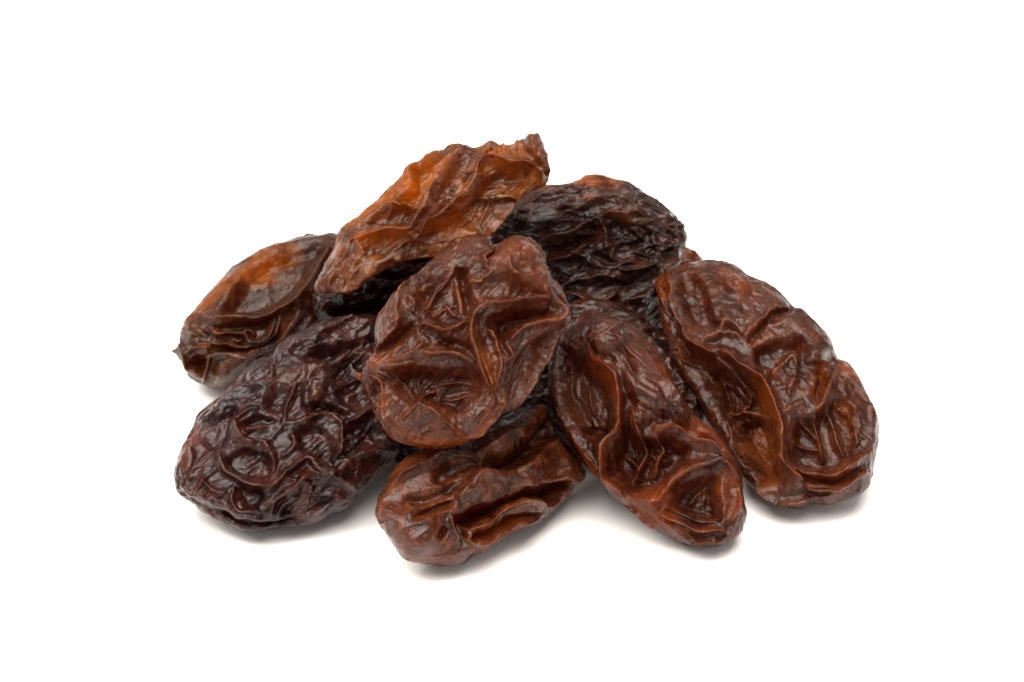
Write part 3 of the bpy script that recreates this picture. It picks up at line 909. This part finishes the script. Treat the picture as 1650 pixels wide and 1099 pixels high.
TK = (590, 640, 3.924)
raisin("deeply grooved chocolate brown raisin at the front middle, nearest the viewer", TK, (770, 788), 2.95, (-0.45, -0.45), 62,
       [(75, 700), (90, 640), (130, 580), (150, 510), (220, 430), (320, 350), (430, 290), (560, 250), (640, 240), (720, 210), (800, 160),
        (900, 100), (1000, 60), (1080, 40), (1140, 40), (1180, 110), (1205, 220), (1240, 270), (1300, 330), (1390, 480), (1370, 530), (1320, 560), (1280, 620),
        (1190, 710), (1100, 780), (1000, 820), (900, 850), (800, 910), (740, 960), (660, 990), (600, 1040), (480, 1048), (360, 1030), (250, 1000), (190, 920), (120, 820), (85, 750)],
       [('g', 15, 56, [(740, 425), (850, 440), (950, 400), (1050, 340), (1120, 260), (1165, 160)]),
        ('p', 26, 14, [(680, 330), (800, 220), (1000, 100), (1120, 80), (1100, 220), (1000, 320), (860, 390), (740, 390)]),
        ('r', 4, 9, [(720, 300), (800, 240), (920, 180), (1040, 120)]),
        ('r', 4, 9, [(760, 340), (880, 270), (1000, 200)]),
        ('r', 15, 30, [(570, 640), (640, 575), (720, 500), (850, 480), (960, 460), (1050, 410), (1120, 350), (1195, 270)]),
        ('b', 14, 42, [(590, 740), (660, 700), (770, 670), (900, 625), (1040, 565), (1130, 540), (1310, 530), (1250, 640), (1170, 690), (1080, 650), (980, 650), (880, 690), (790, 760), (660, 820), (600, 790)]),
        ('r', 5, 14, [(640, 830), (720, 812), (800, 755), (880, 702), (980, 662), (1080, 660), (1170, 700)]),
        ('b', 10, 18, [(660, 860), (820, 795), (900, 745), (1040, 722), (1100, 732), (960, 790), (840, 840), (670, 905)]),
        ('r', 3.5, 13, [(648, 980), (652, 900), (645, 830)]),
        ('r', 5, 13, [(660, 950), (740, 905), (850, 850), (980, 795), (1090, 755)]),
        ('r', 6, 14, [(150, 590), (280, 490), (400, 425), (520, 385), (640, 395), (780, 440)]),
        ('g', 9, 14, [(240, 660), (400, 640), (520, 590), (620, 520)]),
        ('b', 14, 12, [(420, 470), (540, 420), (660, 450), (560, 530), (450, 560)]),
        ('g', 6, 14, [(310, 775), (420, 705), (560, 650)]),
        ('r', 5, 8, [(350, 800), (460, 740), (560, 690)]),
        ('p', 30, 16, [(90, 690), (250, 680), (440, 740), (480, 860), (430, 980), (260, 980), (150, 850)]),
        ('b', 8, 12, [(450, 860), (490, 800), (520, 830), (490, 890)]),
        ('g', 7, 18, [(590, 720), (585, 800), (620, 900)]),
        ('r', 5, 12, [(530, 720), (545, 800), (600, 900)]),
        ('r', 3.5, 10, [(1080, 560), (1170, 600), (1280, 560)]),
        ('r', 3.5, 10, [(1150, 500), (1220, 520), (1300, 500)]),
        ('b', 12, 14, [(1100, 480), (1200, 380), (1300, 440), (1240, 520), (1140, 540)])],
       COCOA, amber=[(12, 0.9, [(140, 520), (220, 430), (340, 350), (400, 340), (330, 420), (230, 490), (160, 560)]),
                     (9, 0.5, [(660, 870), (820, 800), (1000, 735), (950, 790), (840, 840), (670, 910)]),
                     (8, 0.45, [(310, 780), (420, 710), (560, 650), (540, 690), (420, 760)]),
                     (9, 0.35, [(460, 480), (540, 470), (520, 530)]),
                     (9, 0.3, [(640, 560), (900, 460), (1060, 400), (960, 480), (700, 540)])],
       net=(0.15, 0.2), seed=8, axis=0.42, thick_back=75)

TI = (500, 360, 5.496)
raisin("dark shrivelled raisin half hidden beneath the top raisin", TI, (632, 462), 1.2, (0.1, -0.2), 60,
       [(20, 640), (60, 520), (200, 420), (400, 300), (600, 200), (800, 130), (1050, 80), (1300, 60), (1420, 120), (1430, 260), (1360, 460), (1250, 700),
        (1050, 900), (800, 1020), (560, 1040), (330, 980), (150, 880), (40, 770)],
       [('r', 3, 11, [(690, 345), (760, 372), (810, 360), (870, 392), (930, 402), (965, 370), (1010, 360)]),
        ('r', 3, 9, [(720, 310), (860, 270), (1000, 270), (1120, 280)]),
        ('r', 3, 13, [(540, 490), (640, 512), (700, 532), (800, 512), (880, 470)]),
        ('r', 3, 13, [(330, 715), (430, 690), (560, 662), (605, 592), (690, 570)]),
        ('r', 3, 11, [(600, 690), (700, 642), (790, 618)]),
        ('g', 5, 14, [(560, 580), (700, 600), (830, 560)]),
        ('g', 14, 40, [(200, 850), (340, 760), (500, 730), (640, 720), (760, 660)]),
        ('g', 4, 10, [(640, 440), (760, 460), (880, 430)]),
        ('r', 3, 8, [(380, 560), (480, 540), (580, 550)]),
        ('r', 3, 8, [(250, 640), (350, 610), (460, 610)])],
       MAROON, amber=[(14, 0.35, [(680, 320), (860, 260), (1100, 240), (1050, 360), (880, 440), (720, 400)])],
       net=(0.5, 1.2), seed=9, n=90, axis=0.4)

TJ = (1000, 360, 2.0)
raisin("amber cornered raisin mostly hidden behind the dark and the right raisin", TJ, (1070, 452), -0.1, (0, -0.3), 62,
       [(-20, 160), (0, 90), (60, 50), (130, 55), (190, 74), (225, 84), (252, 104), (268, 140), (262, 200), (230, 270), (160, 330), (80, 330), (10, 270)],
       [('r', 4, 10, [(190, 80), (215, 110), (245, 125)])],
       RUSSET, amber=[(10, 0.4, [(180, 60), (260, 90), (270, 160), (190, 130)])], net=(1, 1), seed=10, n=80, axis=0.3)

nub(E_, TE, (64, 722), 18, 7.0, 2.6, RUSSET, 5)

TL = (780, 500, 2.0)  # added raisin, fills gaps that should be dark where white table showed
raisin("blackish raisin buried in the middle of the pile, showing only in the dark gaps", TL, (965, 618), 1.6, (0, -0.3), 70,
       [(-10, 260), (10, 170), (80, 90), (190, 20), (300, -30), (420, -20), (560, 60), (640, 130), (700, 210), (720, 300), (680, 370), (580, 420), (450, 440), (300, 440), (150, 410), (40, 340)],
       [('r', 4, 12, [(100, 200), (250, 160), (400, 150)]), ('r', 4, 12, [(350, 250), (480, 240), (620, 280)])],
       DARK, net=(0.8, 1.2), seed=11, n=80, axis=0.1)

TM = (540, 520, 2.0)  # another added raisin, closes a white gap so it stays dark
raisin("dark maroon raisin buried under the middle one, behind the front left raisin", TM, (665, 640), 1.75, (0, -0.3), 62,
       [(0, 230), (30, 120), (120, 40), (240, 10), (370, 40), (460, 120), (490, 230), (460, 350), (370, 420), (240, 440), (110, 410), (30, 340)],
       [('r', 4, 12, [(100, 200), (250, 160), (400, 150)]), ('r', 4, 12, [(100, 300), (250, 340), (380, 300)])],
       MAROON, net=(0.8, 1.2), seed=12, n=80, axis=0.5)
